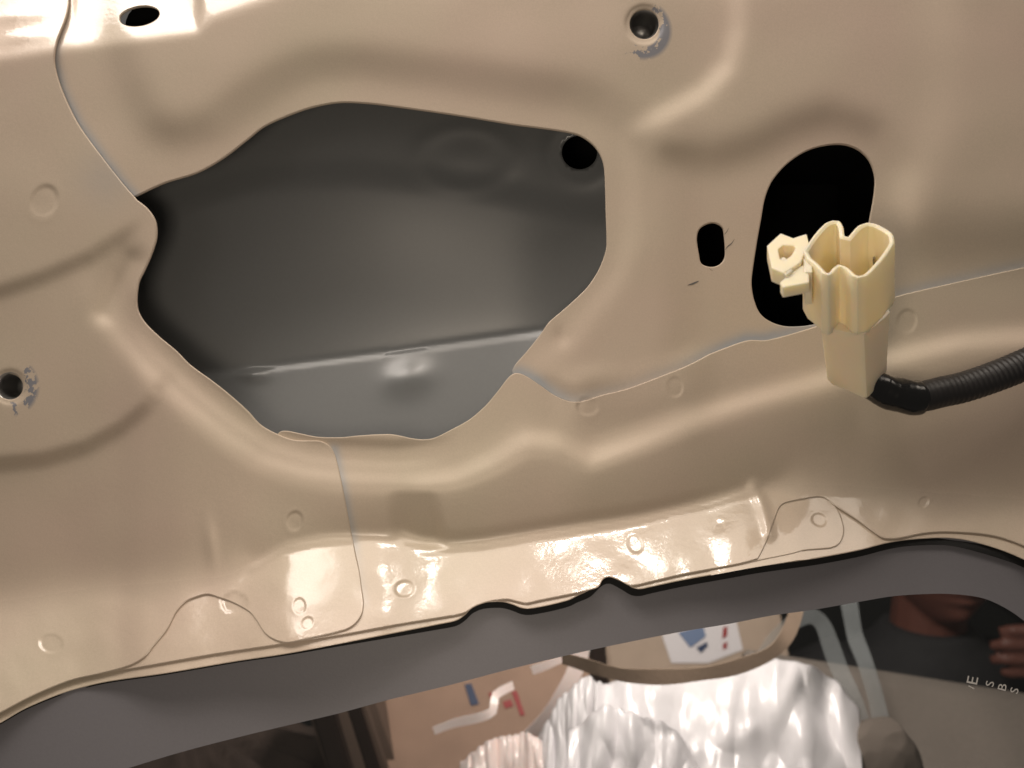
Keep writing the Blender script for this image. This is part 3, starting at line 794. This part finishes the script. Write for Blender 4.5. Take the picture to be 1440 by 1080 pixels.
# cardboard boxes
def card_mat(name, col):
    m, nt, b = new_mat(name)
    tc = N(nt, 'ShaderNodeTexCoord'); nz = N(nt, 'ShaderNodeTexNoise'); nz.inputs['Scale'].default_value = 30; nz.inputs['Detail'].default_value = 6
    wv = N(nt, 'ShaderNodeTexWave'); wv.inputs['Scale'].default_value = 45; wv.inputs['Distortion'].default_value = .5
    nt.links.new(tc.outputs['Object'], nz.inputs['Vector']); nt.links.new(tc.outputs['Object'], wv.inputs['Vector'])
    mx = N(nt, 'ShaderNodeMix', data_type='RGBA'); mx.inputs[6].default_value = (*[c*.8 for c in col], 1); mx.inputs[7].default_value = (*[c*1.15 for c in col], 1)
    nt.links.new(nz.outputs['Fac'], mx.inputs[0]); nt.links.new(mx.outputs[2], b.inputs['Base Color'])
    bp = N(nt, 'ShaderNodeBump'); bp.inputs['Strength'].default_value = .02; bp.inputs['Distance'].default_value = .002
    nt.links.new(wv.outputs['Fac'], bp.inputs['Height']); nt.links.new(bp.outputs[0], b.inputs['Normal'])
    b.inputs['Roughness'].default_value = .75
    return m
card = card_mat('cardboard', (.36, .235, .17)); card2 = card_mat('pale_cardboard', (.46, .36, .28))
ink_b = plain('blue_ink', (.03, .05, .11), rough=.6); ink_r = plain('red_ink', (.32, .03, .03), rough=.6); ink_w = plain('white_print', (.75, .72, .74), rough=.6)
def box(name, mat, c00, c10, c01, depth, label, cat, parent=None):
    """front face from three corners (top-left, top-right, bottom-left); depth pushes back"""
    a, b_, c = Vector(c00), Vector(c10), Vector(c01); d = b_ + c - a
    n = (b_ - a).cross(c - a).normalized()
    if n.y < 0: n = -n
    root = thing(name, label, cat, tuple((c + d) / 2))
    bm = bmesh.new()
    f = [bm.verts.new(v) for v in (a, b_, d, c)]; r = [bm.verts.new(v + n * depth) for v in (a, b_, d, c)]
    for q in ((0,1,2,3),): bm.faces.new([f[i] for i in q]); bm.faces.new([r[i] for i in reversed(q)])
    for i in range(4): bm.faces.new([f[i], r[i], r[(i+1) % 4], f[(i+1) % 4]])
    bmesh.ops.recalc_face_normals(bm, faces=bm.faces)
    bmesh.ops.bevel(bm, geom=bm.edges[:], offset=.003, segments=2, affect='EDGES')
    me = bpy.data.meshes.new('carton'); bm.to_mesh(me); bm.free()
    o = link('carton', me, mat, root); o.matrix_parent_inverse = Matrix.Translation(-root.location)
    def mark(nm, m, uv):
        vs = [tuple(a + (b_-a)*u + (c-a)*v - n*.0012) for u, v in uv]
        me = bpy.data.meshes.new(nm); me.from_pydata(vs, [], [tuple(range(len(vs)))])
        o2 = link(nm, me, m, root); o2.matrix_parent_inverse = Matrix.Translation(-root.location)
    # folded top flaps, slightly open
    for k, (e0, e1) in enumerate(((a, b_),)):
        up = (a - c).normalized() * .05 - n * .012
        th = n * .003
        v = [e0, e1, e1 + up * .6, e0 + up * .6]; v2 = [p + th for p in v]
        me = bpy.data.meshes.new('flap'); me.from_pydata([tuple(p) for p in v + v2], [], [(0,1,2,3),(7,6,5,4),(0,4,5,1),(1,5,6,2),(2,6,7,3),(3,7,4,0)])
        o2 = link('flap', me, mat, root); o2.matrix_parent_inverse = Matrix.Translation(-root.location)
    return root, mark
r1, mk = box('cardboard_box', card, Q(515, 925, .92), Q(818, 872, .95), Q(560, 1180, .80), .22, 'brown cardboard box with blue and red print reflected in the window glass', 'box')
def px_uv(c00, c10, c01, px, py):
    A = np.array([[c10[0]-c00[0], c01[0]-c00[0]], [c10[1]-c00[1], c01[1]-c00[1]]]); return tuple(np.linalg.solve(A, [px-c00[0], py-c00[1]]))
def uv_list(pts, c00=(515,925), c10=(818,872), c01=(560,1180)): return [px_uv(c00, c10, c01, *p) for p in pts]
mk('blue_print', ink_b, uv_list([(648,972),(657,970),(666,1002),(655,1004)]))
mk('red_print', ink_r, uv_list([(679,986),(688,984),(691,996),(682,998)]))
mk('red_print', ink_r, uv_list([(710,985),(717,983),(725,1020),(719,1021)]))
mk('red_print', ink_r, uv_list([(697,1000),(708,996),(711,1006),(700,1010)]))
r2, mk = box('cardboard_box', card2, Q(846, 860, 1.02), Q(1088, 815, 1.05), Q(862, 985, .98), .2, 'pale cardboard box with blue and red logo print beside the dark seat', 'box')
B2 = dict(c00=(846,860), c10=(1088,815), c01=(862,985))
mk('white_print', ink_w, uv_list([(928,895),(1030,868),(1038,918),(990,936),(940,935)], **B2))
r2m = mk
def mark2(nm, m, pts):
    vs = []
    a, b_, c = Vector(Q(846,860,1.02)), Vector(Q(1088,815,1.05)), Vector(Q(862,985,.98)); n = (b_-a).cross(c-a).normalized()
    if n.y < 0: n = -n
    for u, v in uv_list(pts, **B2): vs.append(tuple(a+(b_-a)*u+(c-a)*v-n*.0024))
    me = bpy.data.meshes.new(nm); me.from_pydata(vs, [], [tuple(range(len(vs)))])
    o2 = link(nm, me, m, r2); o2.matrix_parent_inverse = Matrix.Translation(-r2.location)
ink_lb = plain('pale_blue_ink', (.16, .22, .36), rough=.6)
mark2('blue_print', ink_lb, [(950,892),(984,882),(988,898),(966,914)])
mark2('red_print', ink_r, [(1012,886),(1018,884),(1017,898),(1010,902)])
mark2('red_print', ink_r, [(1010,910),(1017,906),(1016,915),(1011,918)])
mark2('blue_print', ink_b, [(974,914),(989,906),(990,912),(980,922)])

# crumpled white plastic bag with two handles
bagm, nt, b = new_mat('white_plastic_film')
b.inputs['Base Color'].default_value = (.86, .84, .86, 1); b.inputs['Roughness'].default_value = .28; b.inputs['Specular IOR Level'].default_value = .6
b.inputs['Transmission Weight'].default_value = 0.0; b.inputs['Subsurface Weight'].default_value = .15; b.inputs['Subsurface Radius'].default_value = (.01, .01, .01)
def bag(name, cx, cy, dist, rx, ry, rd, seed, amp, mat, parent, fold=4.5, gather=.06):
    bm = bmesh.new(); bmesh.ops.create_icosphere(bm, subdivisions=6, radius=1)
    c = Vector(Q(cx, cy, dist)); k = dist / D
    for v in bm.verts:
        n = v.co.normalized()
        q = n * 1.0 + Vector((seed, seed*.7, -seed))
        r1_ = 1 - abs(noise.noise(q * fold * .5)) * 1.6 
        r2_ = 1 - abs(noise.noise(q * fold + Vector((5, 1, 2)))) * 1.5
        r3_ = noise.noise(q * 14)
        # vertical gathers towards the neck
        g = math.cos(math.atan2(n.y, n.x) * 17 + 3 * noise.noise(q * 2)) * max(0, n.z) * gather
        s = 1 + amp * (r1_ * .62 + r2_ * .25 + r3_ * .012) - amp * .5 + g
        sq = lambda t: math.copysign(abs(t) ** .8, t)
        v.co = c + Vector((sq(n.x) * rx * k, sq(n.y) * rd, sq(n.z) * ry * k)) * s
    me = bpy.data.meshes.new(name); bm.to_mesh(me); bm.free(); smooth(me)
    o = link(name, me, mat, parent)
    if parent: o.matrix_parent_inverse = Matrix.Translation(-parent.location)
    return o
wb = thing('plastic_bag', 'crumpled white plastic bag gleaming as a reflection in the window glass', 'plastic bag', Q(980, 1200, .72))
def drape(name, top, bottom_y, d_top, d_bot, seed, fold, mat, parent):
    # gathered plastic sheet hanging from its top edge; top: list of (px, py)
    bm = bmesh.new(); nu, nv = 150, 90; rows = []
    tx = [p[0] for p in top]; ty = [p[1] for p in top]
    for jv in range(nv + 1):
        v = jv / nv; row = []
        for iu in range(nu + 1):
            u = iu / nu; px = tx[0] + (tx[-1] - tx[0]) * u
            y0 = float(np.interp(px, tx, ty)); py = y0 + (bottom_y - y0) * v
            px2 = px + (px - sum(tx) / len(tx)) * .10 * v
            q = Vector((u * 3 + seed, v * 1.4, seed * .3))
            ph = px * .060 * fold + 2.6 * noise.noise(q * 1.3) + v * 1.5 * noise.noise(q * .8 + Vector((7, 0, 0)))
            f = math.sin(ph) * .0045 * (1 - .6 * v) + math.sin(ph * 1.7 + 1) * .0014 * (1 - v)
            cr = (abs(noise.noise(q * 1.6)) * .040 + abs(noise.noise(q * 3.4)) * .010 + abs(noise.noise(q * 8)) * .0016) * (.25 + .9 * v)
            dist = d_top + (d_bot - d_top) * v ** .8 + f - cr
            row.append(bm.verts.new(Q(px2, py + 5 * noise.noise(q * 6) * (1 - v), dist)))
        rows.append(row)
    for a, b_ in zip(rows, rows[1:]):
        for k in range(nu): bm.faces.new((a[k], a[k+1], b_[k+1], b_[k]))
    bmesh.ops.recalc_face_normals(bm, faces=bm.faces)
    me = bpy.data.meshes.new(name); bm.to_mesh(me); bm.free(); smooth(me)
    o = link(name, me, mat, parent); md = o.modifiers.new('thick', 'SOLIDIFY'); md.thickness = .0008
    o.matrix_parent_inverse = Matrix.Translation(-parent.location); return o
drape('bag_body', [(838,962),(880,955),(960,957),(1040,946),(1092,926),(1140,938),(1180,962),(1208,1000)], 1300, .725, .60, 1.3, 1.0, bagm, wb)
drape('bag_fold', [(800,1030),(850,992),(880,1002),(930,1015),(962,1040),(985,1085)], 1300, .665, .58, 4.7, .8, bagm, wb)
drape('bag_fold', [(752,1050),(785,985),(825,950),(850,965),(868,1010)], 1300, .74, .64, 8.2, .7, bagm, wb)
def ribbon(name, pts, wid, mat, parent, th=.002, seg=10):
    """crumpled strip: flattened tube along a path"""
    return tube(name, catmull([Q(*p) for p in pts], closed=False, step=.006), 0, mat, parent, seg=seg,
                rfun=lambda L, i: (lambda a: wid * (abs(math.cos(a)) * 1.0 + .25) * (.8 + .35 * noise.noise(Vector((L * 30, a * .6, wid * 900))))))
hm, nt, b = new_mat('clear_film')
b.inputs['Base Color'].default_value = (.50, .54, .55, 1); b.inputs['Roughness'].default_value = .35; b.inputs['Alpha'].default_value = .20
def wbp(o): o.matrix_parent_inverse = Matrix.Translation(-wb.location); return o

# clear wrapping film draped over the brown box
wm, nt, b = new_mat('wrapping_film')
b.inputs['Base Color'].default_value = (.93, .80, .76, 1); b.inputs['Roughness'].default_value = .22; b.inputs['Subsurface Weight'].default_value = .2; b.inputs['Subsurface Radius'].default_value = (.01, .006, .005)
wf = thing('wrapping_film', 'pinkish crumpled plastic film curling over the brown cardboard box', 'plastic film', Q(700, 1150, .72))
def wfp(o): o.matrix_parent_inverse = Matrix.Translation(-wf.location); return o
def band_strip(name, pts, wpx, mat, parent, th=.0012, tilt=0.0):
    pts = catmull([Q(*p) for p in pts], closed=False, step=.006); vs = []; fs = []
    for i, p in enumerate(pts):
        p = Vector(p); d = (Vector(pts[min(i+1, len(pts)-1)]) - Vector(pts[max(i-1, 0)])).normalized()
        wv = d.cross(Vector((0, 1, 0))).normalized()
        hw = wpx * .5 * (p.y + D * S) / D * (1 + .18 * noise.noise(p * 30))
        wv = (wv + Vector((0, .35 * noise.noise(p * 18) + tilt, 0))).normalized() * hw
        n = Vector((0, th, 0))
        vs += [tuple(p - wv), tuple(p + wv), tuple(p + wv + n), tuple(p - wv + n)]
        if i:
            b0 = 4 * (i - 1); b1 = 4 * i
            fs += [(b0+k, b0+(k+1) % 4, b1+(k+1) % 4, b1+k) for k in range(4)]
    fs += [(0, 1, 2, 3), tuple(len(vs)-4+k for k in (3, 2, 1, 0))]
    me = bpy.data.meshes.new(name); me.from_pydata(vs, [], fs)
    bm = bmesh.new(); bm.from_mesh(me); bmesh.ops.recalc_face_normals(bm, faces=bm.faces); bm.to_mesh(me); bm.free()
    smooth(me); me.set_sharp_from_angle(angle=.9)
    return link(name, me, mat, parent)
wfp(band_strip('film_edge', [(822,890,.78),(815,925,.775),(800,962,.765),(772,1004,.755),(738,1042,.745),(695,1075,.735),(640,1110,.72)], 27, wm, wf, tilt=.4))
wfp(band_strip('film_edge', [(610,1028,.76),(640,1017,.755),(672,1010,.75),(693,1000,.75),(697,978,.76),(722,964,.77)], 11, wm, wf, tilt=.3))
wfp(band_strip('film_edge', [(748,943,.77),(770,935,.77),(792,925,.775),(815,908,.78)], 12, wm, wf))
wfp(drape('film_crumple', [(648,1072),(668,1056),(690,1040),(712,1036),(742,1030),(765,1046)], 1300, .735, .66, 2.9, 1.2, wm, wf))
# brown strap across the bag
strap_m = plain('tan_webbing', (.30, .22, .16), rough=.7, bump=.2, bscale=500, var=.15)
wbp(band_strip('bag_handle', [(1050,965,.76),(1085,905,.78),(1115,876,.80),(1140,866,.80),(1158,880,.80),(1180,940,.79),(1206,995,.77),(1222,1060,.755),(1228,1120,.75)], 22, hm, wb))
wbp(band_strip('bag_handle', [(1190,825,.84),(1196,858,.83),(1203,895,.82),(1218,935,.80),(1234,990,.785),(1246,1060,.765),(1250,1120,.75)], 24, hm, wb))
st = band_strip('load_strap', [(790,925,.70),(845,942,.665),(880,950,.66),(940,952,.655),(1000,946,.655),(1040,937,.66),(1082,920,.67),(1108,892,.69),(1122,850,.70),(1126,790,.72)], 19, strap_m, None, tilt=.25)
tag(st, 'tan webbing strap running across the top of the white plastic bag', 'strap')

# dark post and slats at the left
def bar(name, pts, wpx, dist, mat, label, cat):
    a, b_ = pts; k = dist / D
    A, B = Vector(Q(*a, dist)), Vector(Q(*b_, dist)); d = (B - A).normalized(); sx = d.cross(Vector((0,1,0))).normalized() * wpx * k * .5; dp = Vector((0, wpx * k * .8, 0))
    bm = bmesh.new()
    vs = [bm.verts.new(p) for p in (A-sx, A+sx, A+sx+dp, A-sx+dp, B-sx, B+sx, B+sx+dp, B-sx+dp)]
    for f in ((0,1,2,3),(7,6,5,4),(0,4,5,1),(1,5,6,2),(2,6,7,3),(3,7,4,0)): bm.faces.new([vs[i] for i in f])
    bmesh.ops.recalc_face_normals(bm, faces=bm.faces)
    bmesh.ops.bevel(bm, geom=bm.edges[:], offset=wpx*k*.12, segments=2, affect='EDGES')
    me = bpy.data.meshes.new(name); bm.to_mesh(me); bm.free(); smooth(me); me.set_sharp_from_angle(angle=.6)
    return tag(link(name, me, mat), label, cat)
brown_d = plain('dark_brown_trim', (.030, .020, .016), rough=.5); brown_m = plain('brown_trim', (.16, .115, .09), rough=.6, var=.2, bscale=15)
bar('trim_bar', ((838, 860), (843, 965)), 24, .80, brown_d, 'short dark brown post beside the white plastic bag', 'post')
bar('trim_bar', ((440, 960), (505, 1180)), 30, .78, brown_d, 'broad dark slanting bar left of the brown cardboard box', 'bar')
bar('trim_bar', ((486, 960), (556, 1180)), 20, .80, brown_d, 'narrow dark slanting bar touching the brown cardboard box', 'bar')
bar('trim_board', ((462, 950), (545, 1200)), 95, .84, brown_m, 'brown slanting board behind the two dark bars', 'board')
cloth = plain('brown_cloth', (.060, .042, .034), rough=.9, bump=.4, bscale=25, var=.35)
bl_ = bag('brown_blanket', 250, 1200, .95, 260, 190, .12, 7.7, .25, cloth, None, fold=3)
tag(bl_, 'dark brown blanket heap under the left end of the window', 'blanket')

# taupe board that fills the right-hand corner
taupe = plain('taupe_felt', (.215, .185, .160), rough=.9, bump=.15, bscale=220, var=.12)
bm = bmesh.new(); rows = []
for j in range(13):
    row = []
    for i in range(31):
        u, v = i / 30, j / 12
        px = 1050 + 470 * u; top_y = 918 + (px - 1080) * .158
        py = top_y + (1250 - top_y) * v
        dist = .86 - .20 * v + .01 * noise.noise(Vector((u * 4, v * 3, 0)))
        row.append(bm.verts.new(Q(px, py, dist)))
    rows.append(row)
for j in range(12):
    for i in range(30): bm.faces.new((rows[j][i], rows[j][i+1], rows[j+1][i+1], rows[j+1][i]))
bmesh.ops.recalc_face_normals(bm, faces=bm.faces)
me = bpy.data.meshes.new('cargo_cover'); bm.to_mesh(me); bm.free(); smooth(me)
cc = link('cargo_cover', me, taupe); md = cc.modifiers.new('thick', 'SOLIDIFY'); md.thickness = .012; md.offset = 1 
tag(cc, 'taupe felt cargo cover sloping under the dark jacket of the person', 'cargo cover')
hump = bag('shadow_hump', 1232, 1120, .70, 62, 108, .03, 3.3, .12, plain('shaded_taupe', (.15, .125, .105), rough=.9, bump=.3, bscale=60), None, fold=2, gather=0)  # round shadow on the taupe cover, built as a darker hump
tag(hump, 'small rounded shadow modelled as a darker hump between white bag and taupe cover', 'shadow')

# ------------------------------------------------------------------ person in a dark jacket
PD = 1.19; K_ = PD / D
per_root = thing('person', 'person in a dark jacket raising one hand, reflected in the window', 'person', Q(1320, 1250, PD))
def pp(o): o.matrix_parent_inverse = Matrix.Translation(-per_root.location); return o
skin_m, nt, b = new_mat('skin'); b.inputs['Base Color'].default_value = (.15, .058, .042, 1); b.inputs['Roughness'].default_value = .5
b.inputs['Subsurface Weight'].default_value = .15; b.inputs['Subsurface Radius'].default_value = (.008, .003, .002)
jacket_m = plain('dark_jacket', (.022, .022, .024), rough=.85, bump=.35, bscale=60, var=.25)
hc = Vector(Q(1320, 762, PD))      # head centre
HW, HH, HDp = .078, .118, .098
bm = bmesh.new(); bmesh.ops.create_icosphere(bm, subdivisions=6, radius=1)
for v in bm.verts:
    n = v.co.copy(); x, y, z = n
    fx = HW * x; fy = HDp * y; fz = HH * z
    if z < 0: 
        j = (-z) ** 1.5
        fx *= 1 - .34 * j; fy *= 1 - .12 * j
    if y < 0:
        g = lambda cx, cz, sx, sz: math.exp(-((fx-cx)/sx)**2 - ((fz-cz)/sz)**2)
        fy -= .026 * g(0, -.022, .011, .020) + .010 * g(0, .002, .008, .02)          # nose
        fy += .012 * g(.031, .004, .016, .011) + .012 * g(-.031, .004, .016, .011)    # eye sockets
        fy -= .007 * g(.030, .026, .026, .008) + .007 * g(-.030, .026, .026, .008)    # brow
        fy -= .007 * g(0, -.055, .020, .005) + .008 * g(0, -.068, .018, .005)         # lips
        fy += .006 * g(0, -.0615, .024, .003)
        fy -= .012 * g(0, -.096, .020, .014)                                          # chin
        fy -= .006 * g(.042, -.025, .018, .02) + .006 * g(-.042, -.025, .018, .02)    # cheeks
    v.co = Vector((fx, fy, fz))
def add_ell(bm, c, r, sub=3):
    t = bmesh.ops.create_icosphere(bm, subdivisions=sub, radius=1)
    for v in t['verts']: v.co = Vector((c[0]+v.co.x*r[0], c[1]+v.co.y*r[1], c[2]+v.co.z*r[2]))
for s in (-1, 1): add_ell(bm, (s*.079, .01, -.005), (.010, .020, .032))
def limb(bm, pts, rads, seg=14):
    vs = []
    P_ = [Vector(p) for p in pts]
    for i, p in enumerate(P_):
        d = (P_[min(i+1, len(P_)-1)]-P_[max(i-1, 0)]).normalized(); up = Vector((.3, 1, .2)); a = d.cross(up).normalized(); b2 = a.cross(d)
        vs.append([bm.verts.new(p + a*rads[i]*math.cos(2*math.pi*k/seg) + b2*rads[i]*math.sin(2*math.pi*k/seg)) for k in range(seg)])
    for r0, r1 in zip(vs, vs[1:]):
        for k in range(seg): bm.faces.new((r0[k], r0[(k+1) % seg], r1[(k+1) % seg], r1[k]))
    bm.faces.new(vs[0][::-1]); bm.faces.new(vs[-1])
limb(bm, [(0,.02,-.05),(0,.03,-.12),(0,.035,-.17),(0,.04,-.24)], [.05,.052,.056,.08])
limb(bm, [(0,.05,-.20),(0,.05,-.30),(0,.05,-.45),(0,.05,-.62)], [.10,.15,.14,.13])
# raised forearm and hand with five bent fingers
hp = Vector(Q(1478, 925, PD - .10)) - hc
sh = Vector((.19, .05, -.25)); el = Vector((.30, -.02, -.42)); wr = hp + Vector((.055, .0, -.045))
limb(bm, [(.06,.05,-.24), sh, (sh+el)/2, el, (el+wr)/2, wr, wr + (hp-wr)*.35], [.07,.062,.050,.045,.036,.028,.030])
dirw = (hp - wr).normalized()
limb(bm, [wr, wr + dirw*.03, hp + dirw*.005, hp + dirw*.02], [.028,.037,.040,.030])
side = Vector((0, -.3, 1)).normalized()
for k, (ln_, off) in enumerate(((.068,.030),(.076,.010),(.072,-.010),(.056,-.028))):
    b0 = hp + dirw*.008 + side*off*.9
    f1 = Vector((-.85, -.15, .28 - .1*k)).normalized(); f2 = Vector((-.9, .30, -.10)).normalized(); f3 = Vector((-.6, .72, -.3)).normalized()
    a1 = b0 + f1*ln_*.45; a2 = a1 + f2*ln_*.32; a3 = a2 + f3*ln_*.23
    limb(bm, [b0 - f1*.012, b0, a1, a2, a3], [.0085,.0092,.0088,.0080,.0062], seg=10)
tb = wr + dirw*.02 + side*.022
limb(bm, [tb - side*.012, tb + side*.012, tb + Vector((-.022,-.01,.042)), tb + Vector((-.042,-.004,.050))], [.011,.0115,.0098,.0075], seg=10)
me = bpy.data.meshes.new('body'); bm.to_mesh(me); bm.free()
me.transform(Matrix.Translation(hc))
bmesh_o = link('body', me, skin_m, per_root); pp(bmesh_o)
md = bmesh_o.modifiers.new('join', 'REMESH'); md.mode = 'VOXEL'; md.voxel_size = .0042; md.use_smooth_shade = True
# jacket
bm = bmesh.new()
def ringsJ(rs, seg=36):
    vs = []
    for (cz, rx, ry, cy) in rs:
        row = []
        for k in range(seg):
            a = 2*math.pi*k/seg
            q = Vector((rx*math.cos(a), cy+ry*math.sin(a), cz))
            wob = .010*noise.noise(q*14) + .006*noise.noise(q*34)
            row.append(bm.verts.new(q*(1+wob/.15)))
        vs.append(row)
    for r0, r1 in zip(vs, vs[1:]):
        for k in range(seg): bm.faces.new((r0[k], r0[(k+1) % seg], r1[(k+1) % seg], r1[k]))
    bm.faces.new(vs[0][::-1]); bm.faces.new(vs[-1])
ringsJ([(-.128,.066,.066,.03),(-.150,.080,.078,.035),(-.165,.105,.09,.04),(-.185,.150,.10,.045),(-.205,.190,.11,.05),(-.235,.215,.12,.05),(-.30,.215,.13,.05),(-.40,.200,.135,.05),(-.52,.19,.13,.05),(-.64,.19,.13,.05)])
for s in (-1, 1):
    if s == 1: limb(bm, [(.10,.05,-.235), sh, (sh+el)/2, el, (el+wr)/2, wr - dirw*.01], [.085,.080,.068,.060,.050,.040], seg=20)
    else: limb(bm, [(-.10,.05,-.235), (-.21,.05,-.27), (-.25,.03,-.40), (-.26,-.02,-.52), (-.2,-.12,-.60)], [.085,.080,.068,.060,.048], seg=20)
me = bpy.data.meshes.new('jacket'); bm.to_mesh(me); bm.free(); me.transform(Matrix.Translation(hc))
jk = pp(link('jacket', me, jacket_m, per_root)); md = jk.modifiers.new('join', 'REMESH'); md.mode = 'VOXEL'; md.voxel_size = .006; md.use_smooth_shade = True
# hair cap
bm = bmesh.new(); bmesh.ops.create_icosphere(bm, subdivisions=5, radius=1)
for v in bm.verts:
    x, y, z = v.co; keep = z > .35 or (y > .15 and z > -.45)
    r = 1.06 + .05*noise.noise(v.co*9)
    v.co = Vector((HW*x*r, HDp*y*r, HH*z*r)) if keep else Vector((HW*x, HDp*y, HH*z))*.9
me = bpy.data.meshes.new('hair'); bm.to_mesh(me); bm.free(); me.transform(Matrix.Translation(hc)); smooth(me)
pp(link('hair', me, plain('dark_hair', (.015, .011, .009), rough=.6, bump=.5, bscale=200), per_root))
